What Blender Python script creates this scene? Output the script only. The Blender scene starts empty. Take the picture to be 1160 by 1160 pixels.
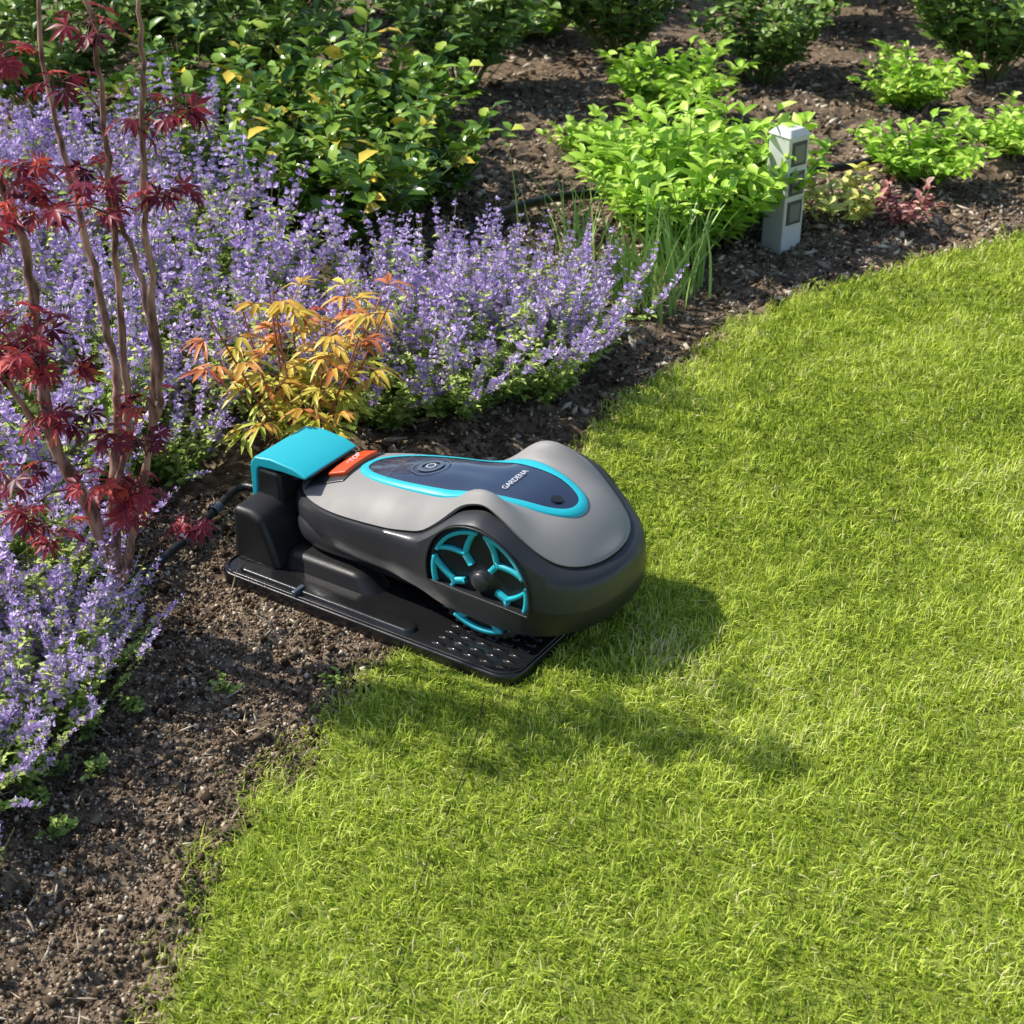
import bpy, bmesh, math, random
import numpy as np
from mathutils import Vector, Matrix
rng = np.random.RandomState(7)
random.seed(7)
scene = bpy.context.scene
scene.view_settings.view_transform = 'Standard'
scene.view_settings.look = 'None'
scene.view_settings.exposure = 0

# ------------------------------------------------------------------ helpers
def link(o):
    scene.collection.objects.link(o); return o
def norm(a):
    return a/np.maximum(np.linalg.norm(a, axis=-1, keepdims=True), 1e-9)

class MB:
    def __init__(s):
        s.V=[];s.R=[];s.T=[];s.TM=[];s.Q=[];s.QM=[];s.n=0
    def add(s, verts, tris, quads, mat, rnd):
        verts=np.asarray(verts,dtype=np.float32); n,k,_=verts.shape
        off=(s.n+np.arange(n)*k)[:,None,None]
        s.V.append(verts.reshape(-1,3)); s.R.append(np.repeat(np.asarray(rnd,dtype=np.float32),k))
        if len(tris):
            t=(np.array(tris)[None]+off).reshape(-1,3); s.T.append(t); s.TM.append(np.full(len(t),mat))
        if len(quads):
            q=(np.array(quads)[None]+off).reshape(-1,4); s.Q.append(q); s.QM.append(np.full(len(q),mat))
        s.n+=n*k
    def append(s, o, rot, sc, loc):
        c,si=math.cos(rot),math.sin(rot); Rm=np.array([[c,si,0],[-si,c,0],[0,0,1]],dtype=np.float32)
        V=np.concatenate(o.V)@Rm*sc+np.array(loc,dtype=np.float32)
        s.V.append(V.astype(np.float32)); s.R+=o.R
        for t in o.T: s.T.append(t+s.n)
        for t in o.Q: s.Q.append(t+s.n)
        s.TM+=o.TM; s.QM+=o.QM; s.n+=len(V)
    def tube(s, pts, rad, sides, mat, rnd=.5):
        pts=np.asarray(pts,dtype=float); m=len(pts)
        rad=np.broadcast_to(rad,(m,))
        tan=np.gradient(pts,axis=0); tan=norm(tan)
        ref=np.array([0.3,0.9,0.1]); 
        a=norm(np.cross(tan,ref)); b=np.cross(tan,a)
        an=np.linspace(0,2*np.pi,sides,endpoint=False)
        ring=pts[:,None]+rad[:,None,None]*(np.cos(an)[None,:,None]*a[:,None]+np.sin(an)[None,:,None]*b[:,None])
        q=[]
        for i in range(m-1):
            for j in range(sides):
                q.append((i*sides+j,i*sides+(j+1)%sides,(i+1)*sides+(j+1)%sides,(i+1)*sides+j))
        s.add(ring.reshape(1,-1,3),[],q,mat,[rnd])
    def leaf(s,P,D,N,L,W,mat,rnd,kind='d',droop=.15,fold=.2):
        P=np.asarray(P,float); D=norm(np.asarray(D,float)); N=np.asarray(N,float)
        S=norm(np.cross(D,N)); N=np.cross(S,D)
        L=np.broadcast_to(L,(len(P),))[:,None]; W=np.broadcast_to(W,(len(P),))[:,None]
        if kind=='d':
            c=P+.45*L*D
            v=np.stack([P,c+.5*W*S+fold*W*N,c,c-.5*W*S+fold*W*N,P+L*D-droop*L*N],1)
            s.add(v,[(0,2,1),(0,3,2),(1,2,4),(2,3,4)],[],mat,rnd)
        elif kind=='q':
            c=P+.55*L*D
            v=np.stack([P,c+.5*W*S,P+L*D-droop*L*N,c-.5*W*S],1)
            s.add(v,[],[(0,1,2,3)],mat,rnd)
        else:
            c1=P+.33*L*D+.03*L*N; c2=P+.7*L*D-droop*.4*L*N
            v=np.stack([P,c1+.45*W*S+fold*W*N,c1,c1-.45*W*S+fold*W*N,
                        c2+.38*W*S+fold*W*N,c2,c2-.38*W*S+fold*W*N,P+L*D-droop*L*N],1)
            s.add(v,[(0,2,1),(0,3,2),(4,5,7),(5,6,7)],[(1,2,5,4),(2,3,6,5)],mat,rnd)
    def mesh(s,name,mats,smooth=False):
        me=bpy.data.meshes.new(name)
        V=np.concatenate(s.V); R=np.concatenate(s.R)
        T=np.concatenate(s.T) if s.T else np.zeros((0,3),int); Q=np.concatenate(s.Q) if s.Q else np.zeros((0,4),int)
        M=np.concatenate((s.TM or [np.zeros(0)])+(s.QM or [np.zeros(0)])).astype(np.int32)
        loops=np.concatenate([T.ravel(),Q.ravel()]).astype(np.int32)
        ls=np.concatenate([np.arange(len(T))*3,len(T)*3+np.arange(len(Q))*4]).astype(np.int32)
        me.vertices.add(len(V)); me.vertices.foreach_set('co',V.ravel().astype(np.float32))
        me.loops.add(len(loops)); me.loops.foreach_set('vertex_index',loops)
        me.polygons.add(len(ls)); me.polygons.foreach_set('loop_start',ls)
        me.polygons.foreach_set('material_index',M)
        me.update(calc_edges=True)
        at=me.attributes.new('rnd','FLOAT','POINT'); at.data.foreach_set('value',R.astype(np.float32))
        if smooth: me.polygons.foreach_set('use_smooth',np.ones(len(ls),bool))
        for m in mats: me.materials.append(m)
        return me

def newmat(name):
    m=bpy.data.materials.new(name); m.use_nodes=True
    return m,m.node_tree.nodes,m.node_tree.links,m.node_tree.nodes['Principled BSDF']
def pmat(name,col,rough=.5,metal=0,coat=0,bump=0,bscale=400,spec=.5):
    m,n,l,b=newmat(name)
    b.inputs['Base Color'].default_value=(*col,1); b.inputs['Roughness'].default_value=rough
    b.inputs['Metallic'].default_value=metal; b.inputs['Coat Weight'].default_value=coat
    b.inputs['Coat Roughness'].default_value=.08
    b.inputs['Specular IOR Level'].default_value=spec
    tc=n.new('ShaderNodeTexCoord'); nz=n.new('ShaderNodeTexNoise'); nz.inputs['Scale'].default_value=14
    nz.inputs['Detail'].default_value=8
    l.new(tc.outputs['Object'],nz.inputs['Vector'])
    mr=n.new('ShaderNodeMapRange'); mr.inputs['From Min'].default_value=.35; mr.inputs['From Max'].default_value=.7
    mr.inputs['To Min'].default_value=max(rough-.05,.02); mr.inputs['To Max'].default_value=min(rough+.12,1)
    l.new(nz.outputs['Fac'],mr.inputs['Value']); l.new(mr.outputs['Result'],b.inputs['Roughness'])
    if bump:
        n2=n.new('ShaderNodeTexNoise'); n2.inputs['Scale'].default_value=bscale
        l.new(tc.outputs['Object'],n2.inputs['Vector'])
        bp=n.new('ShaderNodeBump'); bp.inputs['Strength'].default_value=bump; bp.inputs['Distance'].default_value=.001
        l.new(n2.outputs['Fac'],bp.inputs['Height']); l.new(bp.outputs['Normal'],b.inputs['Normal'])
    return m
def leafmat(name,stops,trans=0,rough=.5,macro=0,diff=False):
    m,n,l,b=newmat(name)
    at=n.new('ShaderNodeAttribute'); at.attribute_name='rnd'
    cr=n.new('ShaderNodeValToRGB'); e=cr.color_ramp.elements
    e[0].position=stops[0][0]; e[0].color=(*stops[0][1],1); e[1].position=stops[-1][0]; e[1].color=(*stops[-1][1],1)
    for p,c in stops[1:-1]:
        x=e.new(p); x.color=(*c,1)
    fac=at.outputs['Fac']
    if macro:
        tc=n.new('ShaderNodeTexCoord'); nz=n.new('ShaderNodeTexNoise'); nz.inputs['Scale'].default_value=2.3; nz.inputs['Detail'].default_value=2
        l.new(tc.outputs['Object'],nz.inputs['Vector'])
        ma=n.new('ShaderNodeMath'); ma.operation='MULTIPLY_ADD'; ma.inputs[1].default_value=macro; ma.inputs[2].default_value=-macro*.5
        l.new(nz.outputs['Fac'],ma.inputs[0])
        ad=n.new('ShaderNodeMath'); ad.operation='ADD'; ad.use_clamp=True
        l.new(ma.outputs[0],ad.inputs[0]); l.new(fac,ad.inputs[1]); fac=ad.outputs[0]
    l.new(fac,cr.inputs['Fac'])
    src=b
    if diff:
        src=n.new('ShaderNodeBsdfDiffuse'); l.new(cr.outputs['Color'],src.inputs['Color'])
        l.new(src.outputs[0],n['Material Output'].inputs['Surface'])
    else:
        l.new(cr.outputs['Color'],b.inputs['Base Color']); b.inputs['Roughness'].default_value=rough
        b.inputs['Specular IOR Level'].default_value=.35
    if trans>0:
        tr=n.new('ShaderNodeBsdfTranslucent'); l.new(cr.outputs['Color'],tr.inputs['Color'])
        mx=n.new('ShaderNodeMixShader'); mx.inputs['Fac'].default_value=trans
        l.new(src.outputs[0],mx.inputs[1]); l.new(tr.outputs[0],mx.inputs[2])
        l.new(mx.outputs[0],n['Material Output'].inputs['Surface'])
    return m
_g=rng.rand(8,256,256)
def vn(x,y,sc,k=0):
    x=x/sc+31.7*k; y=y/sc+17.3*k
    xi=np.floor(x).astype(int); yi=np.floor(y).astype(int); fx=x-xi; fy=y-yi
    fx=fx*fx*(3-2*fx); fy=fy*fy*(3-2*fy); g=_g[k%8]
    a=g[xi%256,yi%256]; b=g[(xi+1)%256,yi%256]; c=g[xi%256,(yi+1)%256]; d=g[(xi+1)%256,(yi+1)%256]
    return (a*(1-fx)+b*fx)*(1-fy)+(c*(1-fx)+d*fx)*fy

# ------------------------------------------------------------------ lawn edge
EY=np.array([-50,0,1.604,1.932,2.073,2.212,2.364,2.459,2.85,3.38,3.595,3.855,4.148,4.341,4.757,5.0,5.2,5.4,5.5])
EX=np.array([-2,-.56,-.505,-.45,-.406,-.349,-.286,-.235,-.03,.17,.303,.49,.704,.932,1.576,2.3,4,10,200])
def edge(Y): return np.interp(Y,EY,EX)
def lawnness(X,Y):
    return X-edge(Y)+.07*(vn(X,Y,.09,1)-.5)+.05*(vn(X,Y,.03,2)-.5)
MO=np.array([-.447,2.974]); A=math.radians(-32.96); DX=np.array([math.cos(A),math.sin(A)]); DN=np.array([-math.sin(A),math.cos(A)])
def tolocal(X,Y):
    rx=X-MO[0]; ry=Y-MO[1]
    return rx*DX[0]+ry*DX[1], rx*DN[0]+ry*DN[1]
def toworld(x,y):
    return MO[0]+x*DX[0]+y*DN[0], MO[1]+x*DX[1]+y*DN[1]
def platedist(X,Y):
    lx,ly=tolocal(X,Y)
    dx=np.maximum(np.maximum(-.03-lx,lx-.70),0); dy=np.maximum(np.maximum(-.255-ly,ly-.21),0)
    return np.hypot(dx,dy)
def gz(X,Y):
    near=np.clip(platedist(X,Y)/.12,0,1)
    bed=np.clip(-lawnness(X,Y)/.05,0,1)
    h=.05*(vn(X,Y,.22,3)-.5)+.034*(vn(X,Y,.065,4)-.5)+.020*(vn(X,Y,.026,5)-.5)
    return (h*bed+(1-bed)*.01*(vn(X,Y,.3,6)-.5))*near-.006*bed-.004*(1-near)

def axis(a,b,step,far):
    c=np.arange(a,b+1e-6,step); out=[];d=step
    p=b
    while p<far: d*=1.5; p+=d; out.append(p)
    inn=[];d=step;p=a
    while p>-far: d*=1.5; p-=d; inn.append(p)
    return np.array(inn[::-1]+list(c)+out)
gx=axis(-2.2,2.6,.011,300); gy=axis(1.2,6.2,.011,300)
GX,GY=np.meshgrid(gx,gy,indexing='ij')
fall=np.clip(1-(np.maximum(np.abs(GX)-2.6,0)+np.maximum(GY-6.2,0)+np.maximum(1-GY,0))/2,0,1)
GZ=gz(GX,GY)*fall
nx,ny=GX.shape
V=np.stack([GX,GY,GZ],-1).reshape(-1,3)
idx=np.arange(nx*ny).reshape(nx,ny)
Q=np.stack([idx[:-1,:-1],idx[1:,:-1],idx[1:,1:],idx[:-1,1:]],-1).reshape(-1,4)
mb=MB(); mb.V.append(V.astype(np.float32)); mb.R.append(np.clip(lawnness(GX,GY)/.04+.5,0,1).ravel()); mb.Q.append(Q); mb.QM.append(np.zeros(len(Q)))
m,n,l,b=newmat('soil_and_turf')
at=n.new('ShaderNodeAttribute'); at.attribute_name='rnd'
tc=n.new('ShaderNodeTexCoord')
def noise(sc,det=5,rough=.65):
    z=n.new('ShaderNodeTexNoise'); z.inputs['Scale'].default_value=sc; z.inputs['Detail'].default_value=det; z.inputs['Roughness'].default_value=rough
    l.new(tc.outputs['Object'],z.inputs['Vector']); return z
z1=noise(38); cr=n.new('ShaderNodeValToRGB'); e=cr.color_ramp.elements
e[0].position=.3; e[0].color=(.055,.038,.024,1); e[1].position=.72; e[1].color=(.42,.32,.22,1); x=e.new(.5); x.color=(.20,.145,.096,1)
l.new(z1.outputs['Fac'],cr.inputs['Fac'])
z2=noise(60); cg=n.new('ShaderNodeValToRGB'); e=cg.color_ramp.elements
e[0].position=.3; e[0].color=(.14,.18,.025,1); e[1].position=.75; e[1].color=(.40,.47,.08,1)
l.new(z2.outputs['Fac'],cg.inputs['Fac'])
mx=n.new('ShaderNodeMix'); mx.data_type='RGBA'; l.new(at.outputs['Fac'],mx.inputs['Factor']); l.new(cr.outputs[0],mx.inputs['A']); l.new(cg.outputs[0],mx.inputs['B'])
l.new(mx.outputs['Result'],b.inputs['Base Color']); b.inputs['Roughness'].default_value=.95; b.inputs['Specular IOR Level'].default_value=.15
z3=noise(150,4); bp=n.new('ShaderNodeBump'); bp.inputs['Strength'].default_value=.9; bp.inputs['Distance'].default_value=.006
l.new(z3.outputs['Fac'],bp.inputs['Height']); l.new(bp.outputs['Normal'],b.inputs['Normal'])
link(bpy.data.objects.new('ground',mb.mesh('ground',[m],True)))

# ------------------------------------------------------------------ lawn grass
def grass(n,x0,x1,y0,y1,hs,ws):
    X=rng.uniform(x0,x1,n); Y=rng.uniform(y0,y1,n)
    pd_=platedist(X,Y)
    lx,ly=tolocal(X,Y)
    inpl=(lx>-.02)&(lx<.690)&(ly>-.243)&(ly<.20)
    ln=lawnness(X,Y)
    k=(ln>rng.uniform(-.07,.05,n))&~inpl&(X<.34*Y+.45)&(X>-.36*Y-.6)
    X=X[k];Y=Y[k];n=len(X); pd_=pd_[k]; ln=ln[k]
    P=np.stack([X,Y,gz(X,Y)-.003],-1)
    cl=vn(X,Y,.05,6)*.55+vn(X,Y,.35,7)*.45
    h=hs*(.5+.85*cl)*rng.uniform(.6,1.3,n)*(.65+.35*np.clip(pd_/.05,0,1))
    az=rng.uniform(0,2*np.pi,n)*.8+vn(X,Y,.06,3)*5
    lean=rng.uniform(.12,1.05,n)
    d=np.stack([np.cos(az),np.sin(az),0*az],-1)
    fa=az+np.pi/2+rng.normal(0,.8,n); s=np.stack([np.cos(fa),np.sin(fa),0*fa],-1)
    w=(ws*rng.uniform(.6,1.3,n))[:,None]; up=np.array([0,0,1.]);H=h[:,None];Ln=lean[:,None]
    mid=P+up*H*.6*(1-.2*Ln)+d*H*.3*Ln
    tip=P+up*H*(1-.45*Ln)+d*H*1.0*Ln
    v=np.stack([P+s*w*.5,P-s*w*.5,mid+s*w*.45,mid-s*w*.45,tip],1)
    r=np.clip(rng.normal(.48,.24,n)+.75*(cl-.5),0,.94)
    r=np.where(rng.rand(n)<.035,1.0,r)
    return v,r
gm=leafmat('grass_blade',[(0,(.12,.20,.015)),(.35,(.42,.54,.055)),(.7,(.68,.79,.13)),(.95,(.83,.88,.28)),(1.0,(.82,.73,.42))],trans=.22,macro=.5,diff=True)
mb=MB()
for args in [(112000,-.75,1.4,1.25,2.9,.030,.0022),(84000,-.2,2.0,2.9,4.2,.030,.0028),(36000,.4,2.5,4.2,5.6,.031,.0040)]:
    v,r=grass(*args); mb.add(v,[(2,3,4)],[(0,1,3,2)],0,r)
v,r=grass(45000,-.75,2.3,1.25,5.3,.018,.004); mb.add(v,[(2,3,4)],[(0,1,3,2)],0,r*.6)
link(bpy.data.objects.new('lawn_grass',mb.mesh('lawn_grass',[gm])))

# ------------------------------------------------------------------ mulch
def chips(n,x0,x1,y0,y1,size,mb,el=1.0,dark=0,flat=False):
    X=rng.uniform(x0,x1,n);Y=rng.uniform(y0,y1,n)
    lx,ly=tolocal(X,Y)
    inpl=(lx>-.03)&(lx<.70)&(ly>-.25)&(ly<.21)
    k=(lawnness(X,Y)<rng.uniform(-.03,.03,n))&~inpl; X=X[k];Y=Y[k];n=len(X)
    a=norm(rng.normal(size=(n,3))*[1,1,.45]); b=norm(np.cross(a,rng.normal(size=(n,3)))); c=np.cross(a,b)
    sz=size*np.exp(np.clip(rng.normal(0,.5,n),-1,.75))[:,None]
    la=sz*rng.uniform(.7,1.2*el,(n,1)); lb=sz*rng.uniform(.5,1,(n,1)); lc=sz*rng.uniform(.4,.8,(n,1))
    if flat: lb=sz*.35; lc=sz*.3
    P=np.stack([X,Y,gz(X,Y)],-1)+[0,0,.1*size]+np.array([0,0,1.])*sz*rng.uniform(0,.6,(n,1))
    v=np.stack([P+a*la,P+b*lb,P-a*la*rng.uniform(.5,1,(n,1)),P-b*lb,P+c*lc+a*la*.3,P-c*lc],1)
    mb.add(v,[(0,1,4),(1,2,4),(2,3,4),(3,0,4),(1,0,5),(2,1,5),(3,2,5),(0,3,5)],[],0,np.clip(rng.rand(n)-dark,0,1))
mm=leafmat('bark_chip',[(0,(.045,.031,.020)),(.45,(.19,.138,.092)),(.8,(.40,.305,.21)),(1,(.74,.64,.49))],macro=.3,diff=True)
mb=MB()
chips(70000,-1.1,.0,1.3,3.1,.0024,mb)
chips(20000,-1.1,.0,1.3,3.1,.0042,mb)
chips(2200,-1.1,.0,1.3,3.1,.0068,mb,dark=.35)
chips(2600,-1.1,.0,1.3,3.1,.0035,mb,el=7,dark=-.35,flat=True)
chips(30000,-.4,2.4,3.1,5.2,.0042,mb,el=1.6)
chips(7000,-.4,2.4,3.1,5.2,.006,mb,el=3,dark=-.1)
chips(30000,-2.6,3.2,4.6,8.5,.007,mb,el=2.6,dark=-.08)
link(bpy.data.objects.new('bark_mulch',mb.mesh('bark_mulch',[mm])))

# ------------------------------------------------------------------ plants
stem_m=leafmat('stem_green',[(0,(.12,.17,.05)),(1,(.28,.34,.12))],diff=True)
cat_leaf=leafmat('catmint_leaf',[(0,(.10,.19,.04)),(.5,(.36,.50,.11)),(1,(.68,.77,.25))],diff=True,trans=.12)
cat_flow=leafmat('catmint_flower',[(0,(.34,.20,.52)),(.3,(.58,.42,.80)),(.7,(.77,.62,.92)),(1,(.92,.83,.98))],diff=True,trans=.12)
def curve_stem(base,az,tilt0,tilt1,L,n):
    t=np.linspace(0,1,n); ti=tilt0+(tilt1-tilt0)*t
    a=az+np.cumsum(rng.normal(0,.08,n))
    d=np.stack([np.sin(ti)*np.cos(a),np.sin(ti)*np.sin(a),np.cos(ti)],-1)
    p=base+np.concatenate([[np.zeros(3)],np.cumsum(d[:-1]*L/(n-1),0)])
    return p,d
def catmint(ns=75,hmin=.22,hmax=.44):
    mb=MB()
    for i in range(ns):
        az=rng.uniform(0,2*np.pi); q=rng.rand()**.6
        base=np.array([np.cos(az),np.sin(az),0])*rng.uniform(0,.09); 
        L=rng.uniform(hmin,hmax); n=22
        p,d=curve_stem(base,az+rng.normal(0,.4),.2+.75*q,.0+.75*q+rng.normal(0,.18),L,n)
        mb.tube(p[::3],np.linspace(.0016,.0008,len(p[::3])),3,0,rng.rand())
        tl=np.repeat(rng.uniform(.1,.8,19),2); pos=p[(tl*(n-1)).astype(int)]; m=len(tl)
        a=rng.uniform(0,6.28,m); D=np.stack([np.cos(a),np.sin(a),rng.uniform(-.1,.7,m)],-1)
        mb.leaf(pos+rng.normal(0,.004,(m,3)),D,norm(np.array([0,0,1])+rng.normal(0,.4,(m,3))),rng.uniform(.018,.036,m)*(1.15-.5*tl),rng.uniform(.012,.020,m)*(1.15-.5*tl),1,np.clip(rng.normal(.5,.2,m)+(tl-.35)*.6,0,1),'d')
        if rng.rand()<.80:
            st=rng.uniform(.50,.72); ts=np.arange(st,1.0,.0175/L)
            for j,tt in enumerate(ts):
                if rng.rand()<.12: continue
                tt=min(tt+rng.uniform(-.01,.01),.999)
                f=tt*(n-1); c=p[int(f)]+(f-int(f))*(p[min(int(f)+1,n-1)]-p[int(f)])
                m=rng.randint(6,12) if tt<.93 else 5
                a=rng.uniform(0,6.28,m); ax=d[int(f)]
                D=np.stack([np.cos(a),np.sin(a),rng.uniform(-.2,.8,m)],-1)+ax*.2
                r=(1.18-.45*((tt-st)/(1.001-st))**2)*rng.uniform(.8,1.25)
                mb.leaf(c+norm(D)*.002,D,norm(rng.normal(0,1,(m,3))),rng.uniform(.008,.018,m)*r,rng.uniform(.006,.012,m)*r,2,np.clip(rng.normal(.55,.27,m)-.2*(tt>.93),0,1),'q')
    return mb
cats=[catmint(ns=int(rng.uniform(56,70))) for i in range(5)]
def place(name,me,x,y,s=1,rot=None,z=None):
    o=link(bpy.data.objects.new(name,me)); o.location=(x,y,float(gz(np.array(x),np.array(y)))-.005 if z is None else z)
    o.rotation_euler=(0,0,rng.uniform(0,6.28) if rot is None else rot); o.scale=(s,s,s); return o
groups=[[(-.34,3.46,.85),(-.14,3.50,.9),(.03,3.62,.9),(.14,3.82,.88),(-.25,3.74,.95),(-.05,3.88,.85),(.07,4.00,.75),(-.42,3.98,.92),(-.2,4.08,.78),(-.5,3.7,.85)],
    [(-.92,2.18,.68),(-.86,2.38,.70),(-.94,2.60,.8),(-.94,2.82,.72),(-1.12,2.35,.9),(-1.15,2.65,.95),(-1.06,2.98,.9),(-.90,2.02,.55),(-.80,2.54,.50),(-.79,2.30,.55),(-.84,2.12,.5),(-.86,1.84,.42),(-.80,3.22,.75),(-.80,2.42,.55)]]
back=[];back2=[]
for Y in np.arange(3.20,5.3,.30):
    for X in np.arange(-2.2,-.5,.30):
        if X>-.92 and Y<3.3: continue
        if X>-.66 and Y<3.75: continue
        if X>-.75 and Y>4.35: continue
        if X< -.35*Y-.1: continue
        (back if Y<4.1 else back2).append((X+rng.uniform(-.08,.08),Y+rng.uniform(-.08,.08),rng.uniform(.95,1.15)))
groups+=[back,back2]
for gi,g in enumerate(groups):
    big=MB()
    for i,(x,y,s) in enumerate(g):
        big.append(cats[(i+gi)%5],rng.uniform(0,6.28),s,(x,y,float(gz(np.array(x),np.array(y)))-.005))
    link(bpy.data.objects.new('catmint_plant',big.mesh('catmint_plant',[stem_m,cat_leaf,cat_flow])))

def bush(name,ns,L,tilt,leafL,leafW,nl,mats,kind='r',rt=(.5,.2),t0=.3,spread=.06,droop=.2,updir=.5):
    mb=MB()
    for i in range(ns):
        az=rng.uniform(0,6.28); q=rng.rand()**.5; base=np.array([np.cos(az),np.sin(az),0])*rng.uniform(0,spread)
        n=14; LL=L*rng.uniform(.6,1.15)
        p,d=curve_stem(base,az,.1+tilt*q*.8,tilt*q,LL,n)
        mb.tube(p[::3],np.linspace(.003,.0012,len(p[::3])),4,0,rng.rand())
        tl=rng.uniform(t0,1,nl); f=(tl*(n-1)).astype(int); a=rng.uniform(0,6.28,nl)
        D=np.stack([np.cos(a),np.sin(a),rng.uniform(-.2,1,nl)*updir],-1)+d[f]*.6*tl[:,None]
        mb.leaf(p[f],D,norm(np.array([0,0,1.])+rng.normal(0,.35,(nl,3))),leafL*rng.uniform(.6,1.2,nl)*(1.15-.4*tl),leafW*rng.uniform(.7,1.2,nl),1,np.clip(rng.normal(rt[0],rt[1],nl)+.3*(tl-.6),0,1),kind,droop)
    return mb.mesh(name,mats)
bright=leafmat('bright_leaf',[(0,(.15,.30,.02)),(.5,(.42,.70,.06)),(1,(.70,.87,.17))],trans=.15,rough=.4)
glossy=leafmat('glossy_leaf',[(0,(.05,.12,.02)),(.5,(.18,.33,.04)),(.85,(.40,.52,.07)),(1,(.80,.60,.08))],rough=.2)
yell=leafmat('yellow_leaf',[(0,(.5,.56,.09)),(1,(.9,.85,.28))])
pink=leafmat('burgundy_leaf',[(0,(.25,.07,.07)),(.6,(.55,.22,.20)),(1,(.75,.5,.4))])
dark=leafmat('dark_leaf',[(0,(.05,.12,.02)),(1,(.32,.48,.09))],rough=.4)
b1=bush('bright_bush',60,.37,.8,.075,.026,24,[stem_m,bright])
b1b=bush('bright_bush_b',55,.36,.85,.08,.026,24,[stem_m,bright])
b2=bush('glossy_bush',42,.45,.9,.085,.04,20,[stem_m,glossy],rt=(.45,.26))
b3=bush('low_green',40,.20,1.1,.06,.025,16,[stem_m,bright])
b4=bush('yellow_small',16,.15,.8,.05,.022,12,[stem_m,yell])
b5=bush('pink_small',16,.13,1.1,.05,.018,12,[stem_m,pink])
b6=bush('dark_shrub',60,.6,.8,.07,.035,22,[stem_m,dark])
place('leafy_shrub',b1,.50,4.56,1.08); place('leafy_shrub',b1b,.69,4.82,1.08); place('leafy_shrub',b1b,.46,4.88,1.0)
place('glossy_shrub',b2,-.46,4.66,1.0); place('glossy_shrub',b2,-.34,4.95,.9); place('glossy_shrub',b2,-.75,4.90,1.0); place('glossy_shrub',b2,-.55,5.35,1.1); place('glossy_shrub',b2,-1.1,5.45,1.1)
place('groundcover_plant',b3,.30,5.4,.9); place('groundcover_plant',b3,1.36,5.2,1.1); place('groundcover_plant',b3,1.72,5.45,1.0)
place('yellow_leaf_plant',b4,1.02,4.86,1.15); place('burgundy_leaf_plant',b5,1.20,4.86,1.0)
for x,y,s in [(-1.7,5.9,1.2),(-.9,6.1,1.2),(-.2,6.3,1.1),(-1.35,6.6,1.2),(.45,6.8,1.1),(1.0,6.5,.9),(1.9,6.5,1.1),(2.6,7.2,1.2),(.3,7.9,1.2),(-1.0,7.4,1.2),(-.3,7.3,1.2),(1.5,8.2,1.2),(-2.2,7.2,1.2),(1.3,7.4,1.1),(2.1,7.6,1.2)]:
    place('garden_shrub',b6,x,y,s)
for x,y,s in [(.6,6.0,1.0),(1.5,6.1,.9),(-.4,5.8,1.0),(2.4,5.9,1.0),(.1,7.2,1)]:
    place('groundcover_plant',b3,x,y,s*1.3)

def iris(name,n,h,sp,w):
    mb=MB()
    for i in range(n):
        az=rng.uniform(0,6.28); t=np.linspace(0,1,7); tilt=rng.uniform(.02,.5); H=h*rng.uniform(.55,1.1)
        bend=rng.uniform(0,.5); ti=tilt+bend*t*t*2
        d=np.stack([np.sin(ti)*np.cos(az),np.sin(ti)*np.sin(az),np.cos(ti)],-1)
        p=np.array([rng.normal(0,sp),rng.normal(0,sp),0])+np.concatenate([[np.zeros(3)],np.cumsum(d[:-1]*H/6,0)])
        fa=rng.uniform(0,6.28); s=np.array([np.cos(fa),np.sin(fa),0]); ww=w*(1-t**2.5)[:,None]+.0003
        v=np.stack([p+s*ww,p-s*ww],1).reshape(1,-1,3)
        mb.add(v,[],[(2*k,2*k+1,2*k+3,2*k+2) for k in range(6)],0,[rng.rand()])
    return mb.mesh(name,[leafmat('iris_leaf',[(0,(.14,.30,.06)),(1,(.46,.62,.18))])])
ir=iris('iris',60,.32,.05,.0045)
place('iris_clump',ir,.37,4.2); place('iris_clump',iris('iris_sparse',40,.34,.06,.003),.20,4.40); place('iris_clump',ir,.46,4.32,.85)

wd=bush('weed',7,.05,1.2,.022,.014,7,[stem_m,cat_leaf],spread=.02)
for x,y in [(-.74,2.26),(-.77,2.16),(-.52,2.41),(-.33,2.45),(-.79,2.08),(-.70,2.13),(-.74,2.0),(-.68,2.32)]: place('weed_sprout',wd,x,y,rng.uniform(.5,.85))

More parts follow.
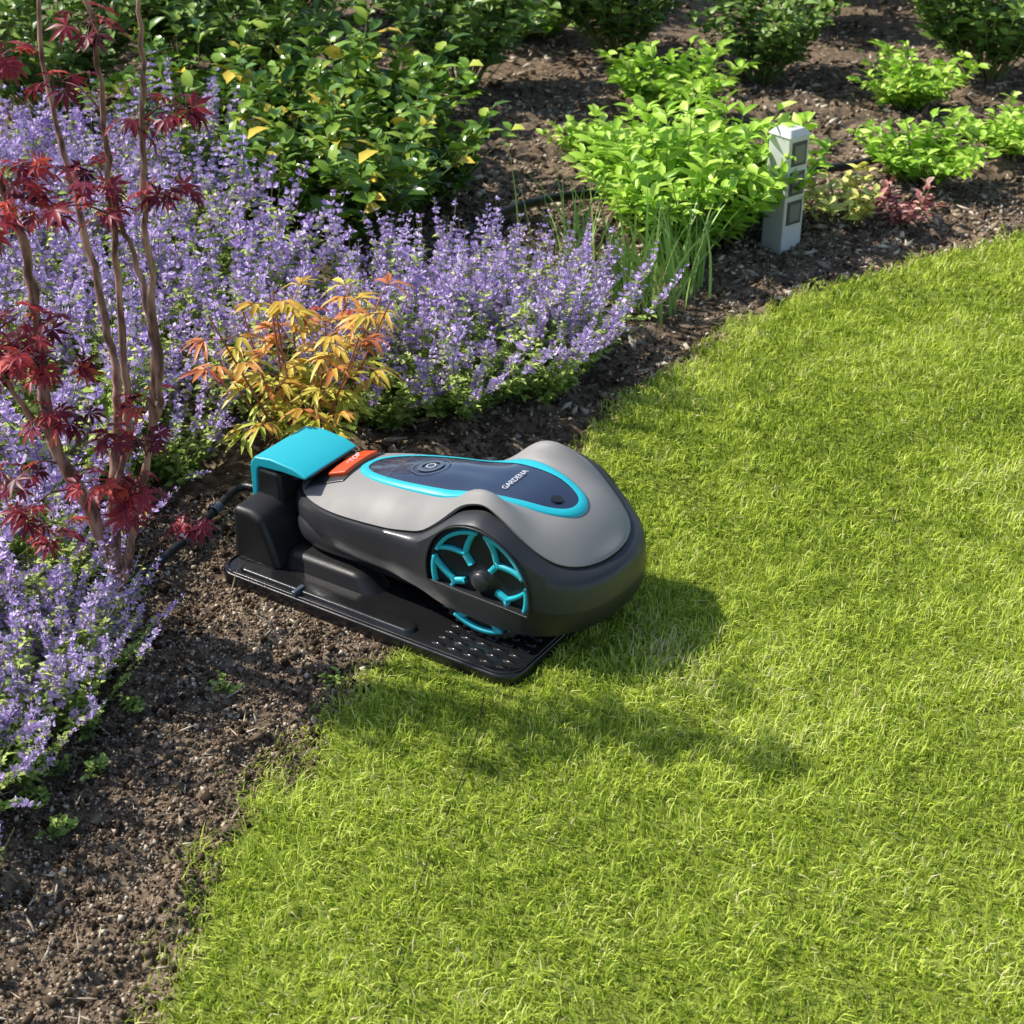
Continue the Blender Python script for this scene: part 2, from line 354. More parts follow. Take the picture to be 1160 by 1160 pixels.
# orange-leaved shrub
org=leafmat('orange_leaf',[(0,(.50,.08,.06)),(.3,(.72,.27,.08)),(.6,(.80,.55,.08)),(1,(.62,.70,.10))],trans=.2,rough=.4)
ostem=pmat('red_stem',(.35,.12,.05),.5)
mb=MB()
for i in range(13):
    az=i*2.4; q=rng.rand(); base=np.array([np.cos(az),np.sin(az),0])*.02
    p,d=curve_stem(base,az,.1+.4*q,.05+.45*q,rng.uniform(.32,.54),16)
    mb.tube(p[::3],np.linspace(.0045,.0018,len(p[::3])),5,0)
    for k in range(9):
        t=rng.uniform(.3,1); f=int(t*15); a=rng.uniform(0,6.28)
        D=norm(np.array([np.cos(a),np.sin(a),rng.uniform(.1,.8)])); pl=rng.uniform(.04,.09)
        c=p[f]+D*pl; mb.tube([p[f],p[f]+D*pl*.5+[0,0,.004],c],[.0015,.0012,.001],3,0)
        ml=6; side=norm(np.cross(D,[0,0,1]))
        an=np.linspace(-1.35,1.35,ml)+rng.normal(0,.15,ml)
        LD=np.cos(an)[:,None]*D+np.sin(an)[:,None]*side+np.array([0,0,-.25])
        cc=np.clip(rng.normal(.72-1.0*(t-.65),.22)+rng.normal(0,.08,ml),0,1)
        mb.leaf(np.repeat(c[None],ml,0)-D*.01,LD,norm(np.array([0,0,1])+rng.normal(0,.2,(ml,3))),rng.uniform(.04,.075,ml),rng.uniform(.010,.016,ml),1,cc,'r',.3)
place('orange_leaf_shrub',mb.mesh('orange_leaf_shrub',[ostem,org]),-.47,3.22,.97)

# ------------------------------------------------------------------ red japanese maple
bark,n,l,b=newmat('maple_bark')
tc=n.new('ShaderNodeTexCoord'); nz=n.new('ShaderNodeTexNoise'); nz.inputs['Scale'].default_value=60; nz.inputs['Detail'].default_value=8
mp=n.new('ShaderNodeMapping'); mp.inputs['Scale'].default_value=(1,1,.25); l.new(tc.outputs['Object'],mp.inputs['Vector']); l.new(mp.outputs[0],nz.inputs['Vector'])
cr=n.new('ShaderNodeValToRGB'); cr.color_ramp.elements[0].color=(.10,.04,.033,1); cr.color_ramp.elements[0].position=.38
cr.color_ramp.elements[1].color=(.52,.30,.22,1); cr.color_ramp.elements[1].position=.66
l.new(nz.outputs['Fac'],cr.inputs['Fac']); l.new(cr.outputs[0],b.inputs['Base Color']); b.inputs['Roughness'].default_value=.7
bp=n.new('ShaderNodeBump'); bp.inputs['Strength'].default_value=.8; bp.inputs['Distance'].default_value=.003; l.new(nz.outputs['Fac'],bp.inputs['Height']); l.new(bp.outputs[0],b.inputs['Normal'])
twig=pmat('maple_twig',(.16,.04,.04),.5)
ml_=leafmat('maple_leaf',[(0,(.09,.012,.025)),(.5,(.28,.03,.055)),(.8,(.50,.06,.07)),(1,(.80,.13,.07))],trans=.3,rough=.4)
mb=MB()
def smooth(pts,n=6):
    pts=np.array(pts,float); out=[]
    P=np.vstack([2*pts[0]-pts[1],pts,2*pts[-1]-pts[-2]])
    for i in range(1,len(P)-2):
        for t in np.linspace(0,1,n,endpoint=False):
            a,b_,c,d=P[i-1],P[i],P[i+1],P[i+2]
            out.append(.5*((2*b_)+(-a+c)*t+(2*a-5*b_+4*c-d)*t*t+(-a+3*b_-3*c+d)*t**3))
    out.append(pts[-1]); return np.array(out)
TR=[([(-.739,2.56,-.03),(-.742,2.56,.06),(-.734,2.56,.158),(-.77,2.56,.28),(-.811,2.55,.42),(-.8135,2.56,.588),(-.812,2.57,.75),(-.84,2.58,.88),(-.87,2.6,1.03),(-.92,2.62,1.2)],.017,.004),
    ([(-.736,2.565,.14),(-.728,2.59,.309),(-.705,2.62,.47),(-.712,2.64,.588),(-.735,2.67,.765),(-.76,2.69,.90),(-.78,2.72,1.05),(-.77,2.75,1.25)],.010,.0035),
    ([(-.728,2.585,.28),(-.69,2.60,.42),(-.682,2.60,.55),(-.667,2.59,.75),(-.66,2.58,.925),(-.65,2.57,1.08),(-.66,2.56,1.25)],.008,.0035),
    ([(-.737,2.56,.10),(-.71,2.54,.17),(-.67,2.53,.309),(-.62,2.52,.504),(-.606,2.52,.67),(-.63,2.53,.80),(-.655,2.54,.92)],.010,.003),
    ([(-.64,2.525,.42),(-.60,2.5,.55),(-.592,2.5,.75),(-.585,2.5,.917),(-.57,2.5,1.06),(-.56,2.5,1.2)],.007,.0035),
    ([(-.811,2.55,.42),(-.85,2.52,.52),(-.88,2.5,.62),(-.93,2.5,.72)],.006,.003)]
allp=[]
for pts,r0,r1 in TR:
    p=smooth(pts); p[1:-1]+=rng.normal(0,.0022,(len(p)-2,3)); 
    rr=np.linspace(r0,r1,len(p))*(1+.12*np.sin(np.arange(len(p))*1.9)+rng.normal(0,.04,len(p))); mb.tube(p,rr,9,0); allp.append(p)
allp=np.concatenate(allp)
tuf=[(-.86,2.5,.66),(-.83,2.45,.63),(-.76,2.5,.62),(-.79,2.55,.64),(-.85,2.5,.575),(-.88,2.52,.56),(-.76,2.5,.50),(-.78,2.48,.52),(-.56,2.5,.88),(-.54,2.53,.90),(-.675,2.52,.88),(-.70,2.6,.9),(-.775,2.55,.9),(-.82,2.5,.92),(-.85,2.6,.9),
     (-.70,2.48,.43),(-.64,2.48,.45),(-.66,2.46,.345),(-.67,2.48,.38),(-.81,2.5,.27),(-.86,2.5,.38),(-.83,2.48,.33),(-.63,2.55,.3),(-.60,2.55,.26),(-.72,2.46,.36),(-.62,2.5,.52),(-.80,2.47,.60),(-.83,2.5,.68),(-.73,2.5,.86),(-.64,2.5,.86),(-.80,2.5,.86),
     (-.60,2.52,1.0),(-.52,2.5,1.05),(-.70,2.62,1.05),(-.80,2.6,1.08),(-.87,2.65,1.1),(-.65,2.55,1.15),(-.75,2.75,1.2),(-.92,2.6,1.0),(-.96,2.55,.78),(-.9,2.55,.85),(-.86,2.5,.84),(-.83,2.45,.88)]
for t in tuf:
    t=np.array(t)+rng.normal(0,.012,3); j=np.argmin(np.linalg.norm(allp-(t-[0,0,.03]),axis=1)); q=allp[j]
    midp=(q+t)/2+[0,0,.015]; mb.tube(smooth([q,midp,t],4),np.linspace(.0025,.001,9),4,1)
    for k in range(rng.randint(6,10)):
        a=rng.uniform(0,6.28); D=norm(np.array([np.cos(a),np.sin(a),rng.uniform(-.6,.5)])); c=t+D*rng.uniform(.012,.045)
        mb.tube([t,(t+c)/2+[0,0,.003],c],.0006,3,1)
        ml=7; an=np.linspace(-2.0,2.0,ml); N=norm(np.array([0,0,1.])+rng.normal(0,.5,3)+D*.4); side=norm(np.cross(D,N)); D2=norm(D+np.array([0,0,-.5]))
        LD=np.cos(an)[:,None]*D2+np.sin(an)[:,None]*side
        Ls=rng.uniform(.028,.044)*(.45+.55*np.cos(an/2.3)**2)
        mb.leaf(np.repeat(c[None],ml,0),LD,np.repeat(N[None],ml,0),Ls,Ls*.27,2,np.full(ml,np.clip(rng.normal(.5,.28),0,1)),'d',.2)
mo=link(bpy.data.objects.new('red_maple_tree',mb.mesh('red_maple_tree',[bark,twig,ml_],True)))

# ------------------------------------------------------------------ mower
black=pmat('black_plastic',(.014,.014,.015),.22,bump=.15,coat=.4)
blackm=pmat('black_matte_plastic',(.018,.018,.019),.42,bump=.3)
dgrey=pmat('dark_grey_plastic',(.038,.039,.042),.38,bump=.15,coat=.08)
silver=pmat('silver_paint',(.30,.287,.272),.56,metal=0,coat=0,bump=.05,bscale=900,spec=.4)
teal=pmat('teal_plastic',(.02,.50,.60),.36,coat=.1)
navy=pmat('navy_glass',(.022,.034,.070),.08,coat=1.0)
orange=pmat('orange_plastic',(.85,.09,.015),.38,coat=.1)
white=pmat('white_print',(.7,.72,.75),.5)
rubber=pmat('tyre_rubber',(.03,.03,.032),.7,bump=.4)
ringm=pmat('grey_ring',(.16,.19,.24),.3,metal=.5)

def empty(name,loc,rz):
    e=link(bpy.data.objects.new(name,None)); e.location=loc; e.rotation_euler=(0,0,rz); return e
mower=empty('robotic_lawn_mower',(MO[0],MO[1],0),A)
station=empty('charging_station',(MO[0],MO[1],0),A)
def part(name,me,parent,mats=(),smooth=True,bevel=0,segs=3,loc=(0,0,0),rot=(0,0,0)):
    o=link(bpy.data.objects.new(name,me)); o.parent=parent; o.location=loc; o.rotation_euler=rot
    for m in mats: me.materials.append(m)
    if smooth:
        for p in me.polygons: p.use_smooth=True
    if bevel:
        md=o.modifiers.new('bevel','BEVEL'); md.width=bevel; md.segments=segs; md.limit_method='ANGLE'; md.angle_limit=math.radians(30); md.harden_normals=False
        md2=o.modifiers.new('wn','WEIGHTED_NORMAL')
    return o
def pyd(name,v,f):
    me=bpy.data.meshes.new(name); me.from_pydata([tuple(map(float,a)) for a in v],[],f); me.update(); return me
def recalc(me,rd=0):
    bm=bmesh.new(); bm.from_mesh(me)
    if rd: bmesh.ops.remove_doubles(bm,verts=bm.verts,dist=rd)
    bmesh.ops.recalc_face_normals(bm,faces=bm.faces); bm.to_mesh(me); bm.free(); return me
def prism_y(name,pts,y0,y1):
    n=len(pts); v=[(p[0],y0,p[1]) for p in pts]+[(p[0],y1,p[1]) for p in pts]
    f=[tuple(range(n)),tuple(range(2*n-1,n-1,-1))]+[(i,i+n,(i+1)%n+n,(i+1)%n) for i in range(n)]
    return recalc(pyd(name,v,f))
def prism_z(name,pts,z0,z1,top=None):
    n=len(pts); top=top or pts
    v=[(p[0],p[1],z0) for p in pts]+[(p[0],p[1],z1) for p in top]
    f=[tuple(range(n)),tuple(range(2*n-1,n-1,-1))]+[(i,i+n,(i+1)%n+n,(i+1)%n) for i in range(n)]
    return recalc(pyd(name,v,f))
def rrect(x0,x1,y0,y1,r,k=8):
    out=[]
    for cx,cy,a0 in [(x1-r,y1-r,0),(x0+r,y1-r,90),(x0+r,y0+r,180),(x1-r,y0+r,270)]:
        for i in range(k+1):
            a=math.radians(a0+90*i/k); out.append((cx+r*math.cos(a),cy+r*math.sin(a)))
    return out
def prof(xs,ys,sm=.012):
    X=np.linspace(0,.85,600); Yv=np.interp(X,xs,ys); k=int(sm/(.85/600)); ker=np.hanning(2*k+3); ker/=ker.sum()
    Yp=np.pad(Yv,k+1,mode='edge'); Ys=np.convolve(Yp,ker,'valid')
    return lambda x: np.interp(x,X,Ys)
Ps=prof([.05,.2,.35,.45,.55,.65,.76],[.142,.148,.148,.138,.138,.148,.150],.03)
ZS=prof([.05,.15,.25,.35,.42,.465,.51,.565,.62,.67,.71,.76],[.150,.158,.168,.178,.190,.226,.267,.284,.267,.230,.205,.19],.03)
ZT=prof([.05,.1,.2,.3,.4,.5,.6,.68,.72,.76],[.168,.184,.208,.230,.250,.264,.268,.256,.238,.205],.03)
PL=prof([.03,.2,.35,.43,.5,.65,.79],[.150,.156,.158,.166,.176,.180,.178],.03)
ZB=prof([.03,.2,.35,.43,.48,.6,.7,.79],[.085,.085,.085,.076,.066,.060,.064,.08],.03)
def rnd_end(x,x0,x1):
    u=np.clip(2*(x-x0)/(x1-x0)-1,-1,1); p=np.where(u<0,3.6,6.5)
    return np.sqrt(np.maximum(1-np.abs(u)**p,0))
X0,X1=.045,.765
def ztop(x,y):
    e=rnd_end(x,X0,X1); w=np.maximum(Ps(x)*e,1e-4); r=np.clip(np.abs(y)/w,0,1)
    return ZS(x)+(ZT(x)-ZS(x))*(1-r**2.6)*np.clip(e,0,1)**.8+.033*np.exp(-((x-.540)/.072)**2)*np.exp(-((r-.82)/.17)**2)
N=90;R=41
th=np.linspace(0,np.pi,N); xs=X0+(X1-X0)*(1-np.cos(th))/2
rr=np.sin(np.linspace(-np.pi/2,np.pi/2,R))
xx=np.repeat(xs[:,None],R,1); yy=rr[None]*(Ps(xs)*rnd_end(xs,X0,X1))[:,None]
zz=ztop(xx,yy)
v=np.stack([xx,yy,zz],-1).reshape(-1,3)
f=[(i*R+j,(i+1)*R+j,(i+1)*R+j+1,i*R+j+1) for i in range(N-1) for j in range(R-1)]
me=recalc(pyd('top_shell',v,f),1e-5)
shell=part('top_shell',me,mower,[silver])
sd=shell.modifiers.new('s','SOLIDIFY'); sd.thickness=.006; sd.offset=-1
bv=shell.modifiers.new('b','BEVEL'); bv.width=.002; bv.segments=2; bv.angle_limit=math.radians(50)

M=120
def ring(x0,x1,P,Z):
    t=np.linspace(0,np.pi,M); x=x0+(x1-x0)*(1-np.cos(t))/2; w=P(x)*rnd_end(x,x0,x1); z=Z(x)
    near=np.stack([x,-w,z],-1); far=np.stack([x,w,z],-1)[1:-1][::-1]
    return np.concatenate([near,far])
levels=[(.08,.72,lambda x:Ps(x)*.9,lambda x:np.minimum(ZS(x),ZT(x))-.02),
        (.049,.761,lambda x:Ps(x)-.004,lambda x:ZS(x)-.004),
        (.038,.772,lambda x:Ps(x)+.005,lambda x:ZS(x)-.006),
        (.035,.779,lambda x:Ps(x)*.4+PL(x)*.6+.001,lambda x:ZS(x)-.009),
        (.031,.787,lambda x:Ps(x)*.08+PL(x)*.92,lambda x:ZS(x)-.016),
        (.028,.792,PL,lambda x:ZB(x)+(ZS(x)-ZB(x))*.72),
        (.027,.795,lambda x:PL(x)+.001,lambda x:ZB(x)+(ZS(x)-ZB(x))*.4),
        (.028,.793,lambda x:PL(x)-.001,lambda x:ZB(x)+(ZS(x)-ZB(x))*.14),
        (.033,.785,lambda x:PL(x)-.006,ZB),
        (.08,.72,lambda x:PL(x)-.05,lambda x:ZB(x)+.004)]
rings=[ring(*L) for L in levels]; K=len(rings[0])
v=np.concatenate(rings); f=[]
for k in range(len(rings)-1):
    for i in range(K): f.append((k*K+i,k*K+(i+1)%K,(k+1)*K+(i+1)%K,(k+1)*K+i))
for k in (0,len(rings)-1):
    o=k*K
    for i in range(0,M-1):
        q=[o+i,o+i+1,o+(K-i-1)%K,o+(K-i)%K]; q=list(dict.fromkeys(q))
        if len(q)>=3: f.append(tuple(q))
me=recalc(pyd('lower_body',v,f))
me.materials.append(dgrey); me.materials.append(blackm)
for p in me.polygons:
    c=p.center; p.use_smooth=True
    if c.z<ZB(c.x)+.05 and c.x>.665: p.material_index=1
body=part('lower_body',me,mower)
WX,WZ=.567,.140
def dshape(Rr,zc):
    a0=math.asin((zc-WZ)/Rr); an=np.linspace(a0,math.pi-a0,64)
    return [(WX+Rr*math.cos(a),WZ+Rr*math.sin(a)) for a in an]
ZC=.112
for sgn in (-1,1):
    cut=prism_y('cut',dshape(.118,ZC),*sorted((sgn*.3,sgn*.10)))
    cut.materials.append(dgrey); cut.materials.append(blackm)
    for p in cut.polygons: p.material_index=1
    co=link(bpy.data.objects.new('cut',cut)); co.parent=mower
    bpy.context.view_layer.update()
    md=body.modifiers.new('arch','BOOLEAN'); md.object=co; md.operation='DIFFERENCE'; md.solver='EXACT'
bpy.context.view_layer.update()
dg=bpy.context.evaluated_depsgraph_get(); ev=body.evaluated_get(dg); nm=bpy.data.meshes.new_from_object(ev)
body.modifiers.clear(); body.data=nm
for o in [o for o in bpy.data.objects if o.name.startswith('cut')]: bpy.data.objects.remove(o)
es=body.modifiers.new('es','EDGE_SPLIT'); es.split_angle=math.radians(40)
mbl=MB()
for sgn in (-1,1):
    pts=[]
    ds=dshape(.118,ZC)
    for px,pz in ds+[ds[0]]:
        t=(ZS(px)-pz); u_=1-max(min((t-.016)/.044,1),0)
        wv=PL(px)*(1-.08*u_)+Ps(px)*.08*u_
        pts.append((px,sgn*(wv-.001),pz))
    pts=np.array(pts); k_=np.linspace(0,1,20)[1:-1,None]
    last=pts[-2]+(pts[-1]-pts[-2])*k_
    mbl.tube(np.concatenate([pts[:-1],last,pts[-1:]]),.0022,6,0)
part('arch_trim',mbl.mesh('arch_trim',[blackm],True),mower)

def lathe(name,prof_,seg=72):
    v=[];f=[];n=len(prof_)
    for i in range(seg):
        a=2*math.pi*i/seg
        for r,y in prof_: v.append((r*math.cos(a),y,r*math.sin(a)))
    for i in range(seg):
        for j in range(n-1):
            f.append((i*n+j,((i+1)%seg)*n+j,((i+1)%seg)*n+j+1,i*n+j+1))
    return recalc(pyd(name,v,f),1e-6)
for sgn in (-1,1):
    wy=sgn*.162
    rot=(0,0,0) if sgn<0 else (0,0,math.pi)
    part('wheel_tyre',lathe('tyre',[(.085,.05),(.108,.05),(.117,.044),(.118,.025),(.117,.008),(.114,.0015),(.111,0),(.108,.003)]),mower,[rubber],loc=(WX,wy,WZ),rot=rot)
    part('wheel_disc',lathe('disc',[(0,-.002),(.014,-.002),(.021,.001),(.024,.006),(.035,.010),(.085,.007),(.1075,.003),(.109,.006),(.109,.05)]),mower,[blackm],loc=(WX,wy,WZ),rot=rot)
    part('wheel_hub',lathe('hub',[(0,-.008),(.009,-.0075),(.016,-.005),(.0195,0),(.020,.01)]),mower,[dgrey],loc=(WX,wy,WZ),rot=rot)
    vb=MB()
    for i in range(40):
        for (ya,yb,sh) in ((.002,.022,0),(.028,.048,.5)):
            aa=2*math.pi*(i+sh)/40; c=np.array([math.cos(aa),0,math.sin(aa)]); t=np.array([-math.sin(aa),0,math.cos(aa)])
            P=[c*rad+t*tt+np.array([0,yv,0]) for rad in (.112,.1205) for tt,yv in ((-.004,ya),(.004,ya),(.004,yb),(-.004,yb))]
            vb.add(np.array(P)[None],[],[(4,5,6,7),(0,1,5,4),(1,2,6,5),(2,3,7,6),(3,0,4,7)],0,[.5])
    part('wheel_treads',vb.mesh('treads',[rubber]),mower,loc=(WX,wy,WZ),rot=rot,smooth=False)
    vb=MB()
    def ribbon(pts,w):
        pts=np.array(pts); t=norm(np.gradient(pts,axis=0)); s=np.stack([-t[:,1],t[:,0]],-1); w=np.broadcast_to(w,(len(pts),))[:,None]
        L=pts+s*w/2; Rr=pts-s*w/2; m=len(pts); rad=np.linalg.norm(pts,axis=1)
        yf=np.interp(rad,[.02,.035,.085,.1],[.001,.004,.001,-.0015])-.003
        def v3(p,y): return np.stack([p[:,0],y,p[:,1]],-1)
        V=np.concatenate([v3(L,yf),v3(Rr,yf),v3(L,yf+.009),v3(Rr,yf+.009)])
        q=[]
        for i in range(m-1):
            q+= [(i,i+1,m+i+1,m+i),(i,2*m+i,2*m+i+1,i+1),(m+i,m+i+1,3*m+i+1,3*m+i)]
        q+=[(0,m,3*m,2*m),(m-1,2*m-1,4*m-1,3*m-1)]
        vb.add(V[None],[],q,0,[.5])
    pt=lambda r,a: (r*math.cos(a),r*math.sin(a))
    for i in range(5):
        a0=2*math.pi*i/5+.30
        ribbon([pt(.103,a0+t) for t in np.linspace(.06,1.16,20)],.007)
        ribbon([pt(r,a0+.61) for r in np.linspace(.066,.036,5)],.011)
        ribbon([pt(r,a0+.61-.50*((r-.060)/.043)**.8) for r in np.linspace(.0601,.103,9)],.009)
        ribbon([pt(r,a0+.61+.50*((r-.060)/.043)**.8) for r in np.linspace(.0601,.103,9)],.007)
    part('wheel_spokes',vb.mesh('spokes',[teal]),mower,loc=(WX,wy+(-.001 if sgn<0 else .001),WZ),rot=rot,smooth=False)

def stad(s,cx=.436,hl=.172,r=.084,n=96):
    out=[]
    for i in range(n):
        a=2*math.pi*i/n; c,sn=math.cos(a),math.sin(a)
        px=cx+(hl+r)*s[0]*np.sign(c)*abs(c)**.72; py=r*s[1]*np.sign(sn)*abs(sn)**.86
        py*=1-.12*max(0,-(px-cx))/(hl+r)
        out.append((px,py))
    return out
def band(outer,inner,dz0,dz1,steps=5,lip=True):
    o=np.array(outer);i_=np.array(inner);n=len(o);v=[];f=[]
    rows=[(o,-.004)] if lip else []
    for k in range(steps+1):
        t=k/steps; rows.append((o*(1-t)+i_*t, dz0+(dz1-dz0)*t+.0015*math.sin(math.pi*t)))
    for P,dz in rows:
        z=ztop(P[:,0],P[:,1])+dz; v+= [(P[j,0],P[j,1],z[j]) for j in range(n)]
    for k in range(len(rows)-1):
        for j in range(n): f.append((k*n+j,k*n+(j+1)%n,(k+1)*n+(j+1)%n,(k+1)*n+j))
    return f,v,n,len(rows)
o1=stad((1,1)); i1=stad((.925,.80)); c0=stad((.02,.02))
f,v,n_,k_=band(o1,i1,.002,.0035)
part('panel_ring',pyd('ring',v,f),mower,[teal])
f,v,n_,k_=band(i1,c0,.0025,.0045,steps=14,lip=False); f.append(tuple(range((k_-1)*n_,k_*n_)))
part('display_glass',pyd('glass',v,f),mower,[navy])
def ringmark(cx,cy,r0,r1,dz,mat,name):
    an=np.linspace(0,2*math.pi,48,endpoint=False)
    out=[(cx+r1*math.cos(a),cy+r1*math.sin(a)) for a in an]; inn=[(cx+r0*math.cos(a),cy+r0*math.sin(a)) for a in an]
    f,v,_,k=band(out,inn,dz,dz,steps=1,lip=False)
    if r0<.002: f.append(tuple(range((k-1)*48,k*48)))
    part(name,pyd(name,v,f),mower,[mat])
ringmark(.345,.0,.036,.0385,.0072,ringm,'dial_ring'); ringmark(.345,.0,.018,.027,.0074,ringm,'dial_inner_ring'); ringmark(.345,.0,.008,.010,.0074,white,'dial_button')
ringmark(.64,-.012,.001,.011,.0068,blackm,'sensor_mark')
def surfstrip(name,p0,p1,w,dz,mat,k=12):
    p0=np.array(p0);p1=np.array(p1);d=(p1-p0)/np.linalg.norm(p1-p0);s=np.array([-d[1],d[0]])*w/2
    P=[p0+(p1-p0)*t for t in np.linspace(0,1,k)]; v=[]
    for p in P:
        for q in (p+s,p-s): v.append((q[0],q[1],float(ztop(p[0],p[1]))+dz))
    part(name,pyd(name,v,[(2*i,2*i+1,2*i+3,2*i+2) for i in range(k-1)]),mower,[mat])
surfstrip('divider_line',(.275,-.056),(.275,.056),.0015,.0075,ringm)
cu=bpy.data.curves.new('label','FONT'); cu.body='GARDENA'; cu.size=.017; cu.align_x='CENTER'; cu.extrude=.0003
to=link(bpy.data.objects.new('label',cu)); cu.materials.append(white); to.parent=mower; to.location=(.545,0,float(ztop(np.array(.545),np.array(0.)))+.0078); to.rotation_euler=(0,math.radians(-1.5),math.radians(90))
def surfpatch(name,pts4,h,mat,bevel=.003,nx_=10,ny_=10):
    (ax,ay),(bx,by),(cx,cy),(dx,dy)=pts4; v=[];f=[]
    for i in range(nx_+1):
        for j in range(ny_+1):
            u=i/nx_;t=j/ny_
            x=(ax*(1-u)+bx*u)*(1-t)+(dx*(1-u)+cx*u)*t; y=(ay*(1-u)+by*u)*(1-t)+(dy*(1-u)+cy*u)*t
            v.append((x,y,float(ztop(np.array(x),np.array(y)))+h))
    for i in range(nx_):
        for j in range(ny_): a=i*(ny_+1)+j; f.append((a,a+ny_+1,a+ny_+2,a+1))
    o=part(name,pyd(name,v,f),mower,[mat]); s=o.modifiers.new('s','SOLIDIFY'); s.thickness=h+.004; s.offset=-1
    b_=o.modifiers.new('b','BEVEL'); b_.width=bevel; b_.segments=3; b_.angle_limit=math.radians(40); return o
surfpatch('stop_button',[(.132,-.060),(.172,-.054),(.172,.054),(.132,.060)],.012,orange)
surfpatch('front_trim',[(.09,-.088),(.180,-.070),(.180,.070),(.09,.088)],.003,dgrey)
cu=bpy.data.curves.new('stop_text','FONT'); cu.body='STOP'; cu.size=.016; cu.align_x='CENTER'; cu.extrude=.0003
to=link(bpy.data.objects.new('stop_text',cu)); cu.materials.append(white); to.parent=mower; to.location=(.158,0,float(ztop(np.array(.155),np.array(0.)))+.0135); to.rotation_euler=(0,math.radians(-12),math.radians(90))
part('chassis',prism_z('chassis',rrect(.10,.66,-.12,.12,.05),.04,.13),mower,[blackm],bevel=.01)
def ellip(name,c,s,parent,mat,p=2.6):
    bm=bmesh.new(); bmesh.ops.create_uvsphere(bm,u_segments=40,v_segments=24,radius=1)
    for v_ in bm.verts:
        q=np.array(v_.co); q=np.sign(q)*np.abs(q)**(2/p); v_.co=Vector((c[0]+q[0]*s[0],c[1]+q[1]*s[1],c[2]+q[2]*s[2]))
    me=bpy.data.meshes.new(name); bm.to_mesh(me); bm.free(); return part(name,me,parent,[mat])
ellip('front_underbody',(.20,0,.085),(.15,.140,.052),mower,dgrey)
ellip('caster_wheel',(.19,-.09,.048),(.03,.02,.028),mower,rubber)
ellip('caster_wheel',(.19,.09,.048),(.03,.02,.028),mower,rubber)
# ------------------------------------------------------------------ charging station
part('base_plate',prism_z('plate',rrect(-.02,.695,-.25,.205,.045),-.012,.018),station,[black],bevel=.005)
mbp=MB()
rp=[(x,y,.0185) for x,y in rrect(-.012,.687,-.242,.197,.04)]; rp.append(rp[0]); mbp.tube(rp,.003,8,0)
part('plate_rim',mbp.mesh('rim',[black],True),station)
vb=MB()
def box(vb,x0,x1,y0,y1,z0,z1):
    P=[(x,y,z) for z in (z0,z1) for x,y in ((x0,y0),(x1,y0),(x1,y1),(x0,y1))]
    vb.add(np.array(P)[None],[],[(4,5,6,7),(0,1,5,4),(1,2,6,5),(2,3,7,6),(3,0,4,7)],0,[.5])
for i in range(19):
    y=-.225+i*.022
    for j in range(5):
        x=.50+j*.036; box(vb,x,x+.027,y,y+.007,.016,.0195)
part('plate_ribs',vb.mesh('ribs',[black]),station,smooth=False)
part('plate_ramp',prism_z('ramp',rrect(.02,.46,-.235,-.19,.02),.014,.025,rrect(.03,.45,-.228,-.197,.015)),station,[black],bevel=.003)
part('cable_clip',prism_z('clip',rrect(.178,.188,-.247,-.215,.003),.01,.030),station,[ringm],bevel=.002)
part('tower_foot',prism_y('foot',[(-.02,.01),(.10,.01),(.085,.06),(.06,.125),(.03,.135),(-.015,.135)],-.19,.13),station,[blackm],bevel=.014,segs=4)
part('tower',prism_y('tower',[(-.015,.05),(.05,.05),(.055,.14),(.05,.192),(-.01,.192)],-.115,.05),station,[blackm],bevel=.01,segs=4)
part('tower_arm',prism_y('arm',[(-.005,.160),(.045,.160),(.115,.188),(.115,.195),(-.005,.195)],-.09,.04),station,[black],bevel=.005)
cap=prism_y('cap',[(-.024,.10),(-.012,.095),(-.006,.185),(.0,.193),(.06,.198),(.118,.197),(.122,.203),(.09,.214),(.03,.219),(-.012,.213),(-.024,.195)],-.115,.052)
part('tower_cap',cap,station,[teal],bevel=.006,segs=4)
part('guide_hump',prism_z('guide',rrect(.07,.33,-.17,-.09,.035),.01,.05,rrect(.09,.28,-.155,-.10,.025)),station,[blackm],bevel=.012,segs=4)

# ------------------------------------------------------------------ cables/hose
def tube_obj(name,pts,r,mat,n=8):
    mb=MB(); mb.tube(smooth(pts,n),r,10,0); return link(bpy.data.objects.new(name,mb.mesh(name,[mat],True)))
w0=toworld(-.02,.0)
pc=tube_obj('power_cable',[(w0[0]+.02,w0[1],.06),(w0[0]-.05,w0[1]+.03,.055),(-.585,3.06,.045),(-.635,2.95,.038),(-.685,2.83,.032),(-.74,2.74,.025),(-.85,2.68,.01)],.0095,blackm)
mbp=MB()
for t in [((-.62,2.985,.041),(-.63,2.962,.040)),((-.667,2.873,.036),(-.677,2.85,.035))]: mbp.tube(t,.0125,10,0)
j=link(bpy.data.objects.new('cable_joint',mbp.mesh('cj',[ringm],True))); j.parent=pc
tube_obj('irrigation_hose',[(-.35,4.35,.02),(-.15,4.50,.08),(-.02,4.60,.12),(.15,4.76,.11),(.30,4.90,.07),(.6,5.02,.04),(.967,5.22,.04),(1.17,5.30,.04),(1.7,5.65,.04),(3,6.1,.02)],.014,blackm)
gw=[(-.05,2.36,.010),(-.06,2.25,.014),(-.09,2.1,.008),(-.13,1.93,.013),(-.16,1.75,.008),(-.2,1.4,.010)]
tube_obj('guide_wire',gw,.0011,blackm)
sp=empty('sprinkler_nozzle',(-.755,2.44,0),0)
part('nozzle_body',lathe('nb',[(0,.055),(.012,.055),(.013,.03),(.016,.028),(.016,-.01),(0,-.01)],24),sp,[blackm],rot=(math.radians(90),0,0))
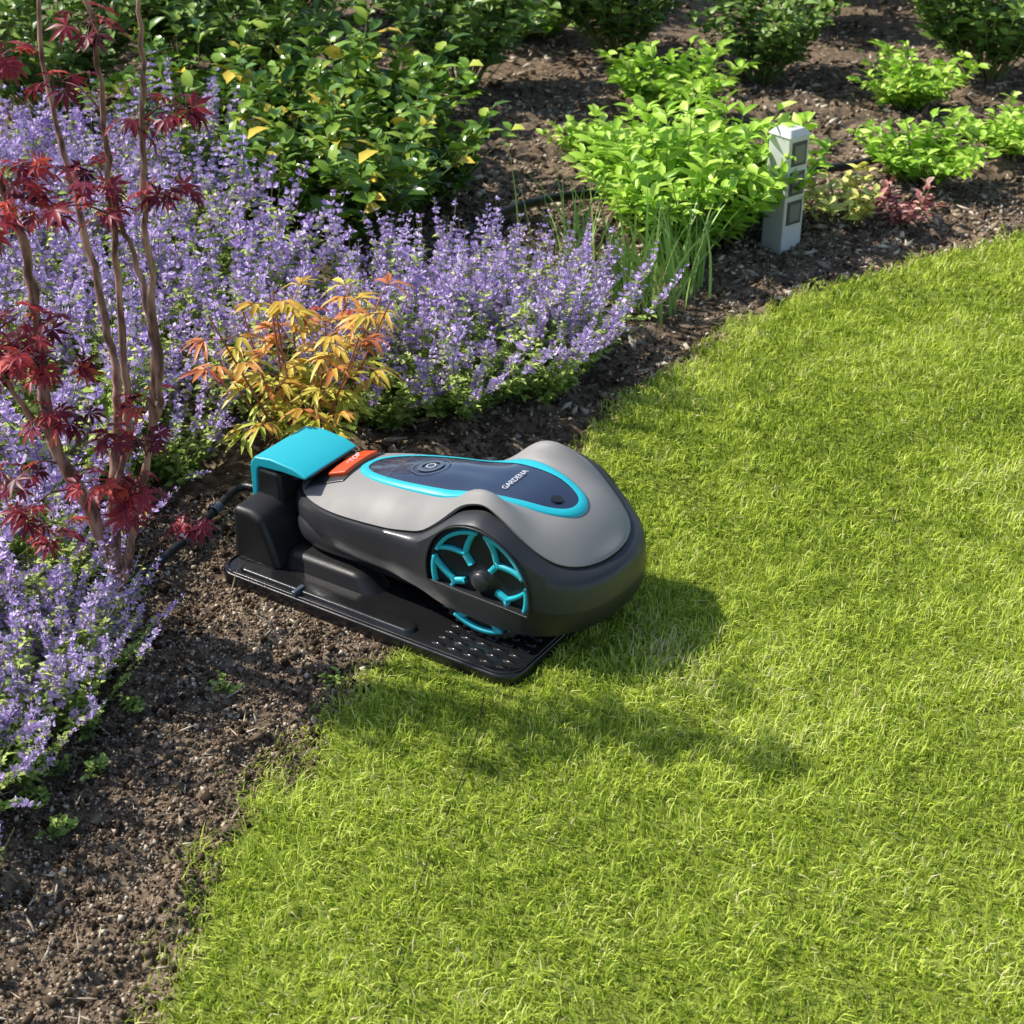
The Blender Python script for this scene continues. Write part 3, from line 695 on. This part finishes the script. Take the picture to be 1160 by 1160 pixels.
part('nozzle_ring',lathe('nr',[(.012,.042),(.0185,.041),(.0185,.030),(.012,.029)],24),sp,[orange],rot=(math.radians(90),0,0))
# ------------------------------------------------------------------ garden post
post=empty('garden_post',(.815,4.68,0),math.radians(38))
pw=pmat('painted_post',(.70,.70,.66),.6,bump=.3,bscale=60); pg=pmat('post_inset',(.22,.23,.19),.6); pd=pmat('post_dark',(.09,.09,.085),.6)
part('shaft',prism_z('shaft',rrect(-.042,.042,-.042,.042,.004),-.05,.33),post,[pw],bevel=.002)
part('cap',prism_z('pcap',rrect(-.047,.047,-.047,.047,.006),.331,.35,rrect(-.03,.03,-.03,.03,.006)),post,[pw],bevel=.002)
for k,z in enumerate([.10,.19,.28]):
    for (nm,w,dep,mt) in (('inset_frame',.030,.0445,pd),('inset_panel',.021,.0465,pg)):
        h=.036 if nm=='inset_frame' else .026
        part(nm,prism_y(nm,[(-w,z-h),(w,z-h),(w,z+h),(-w,z+h)],-dep,-.041),post,[mt],smooth=False)

# ------------------------------------------------------------------ light / camera
az=np.array([-.95,.32]); az/=np.linalg.norm(az); el=math.radians(45)
sv=Vector((az[0]*math.cos(el),az[1]*math.cos(el),math.sin(el)))
sl=bpy.data.lights.new('sun','SUN'); sl.energy=5.0; sl.angle=math.radians(.5); sl.color=(1,.955,.87)
so=link(bpy.data.objects.new('sun',sl)); so.rotation_euler=sv.to_track_quat('Z','Y').to_euler(); so.location=(-5,3,6)
w=bpy.data.worlds.new('World'); scene.world=w; w.use_nodes=True; nt=w.node_tree
sky=nt.nodes.new('ShaderNodeTexSky'); sky.sky_type='NISHITA'; sky.sun_disc=False; sky.sun_elevation=el; sky.sun_rotation=math.atan2(az[0],az[1])%(2*math.pi)
nt.links.new(sky.outputs[0],nt.nodes['Background'].inputs['Color']); nt.nodes['Background'].inputs['Strength'].default_value=.15
cam=bpy.data.cameras.new('camera'); co=link(bpy.data.objects.new('camera',cam)); co.location=(0,0,1.75); co.rotation_euler=(math.radians(60),0,0)
cam.lens=57.1; cam.sensor_width=36; cam.clip_end=1000; cam.dof.use_dof=True; cam.dof.focus_distance=3.1; cam.dof.aperture_fstop=9
scene.camera=co
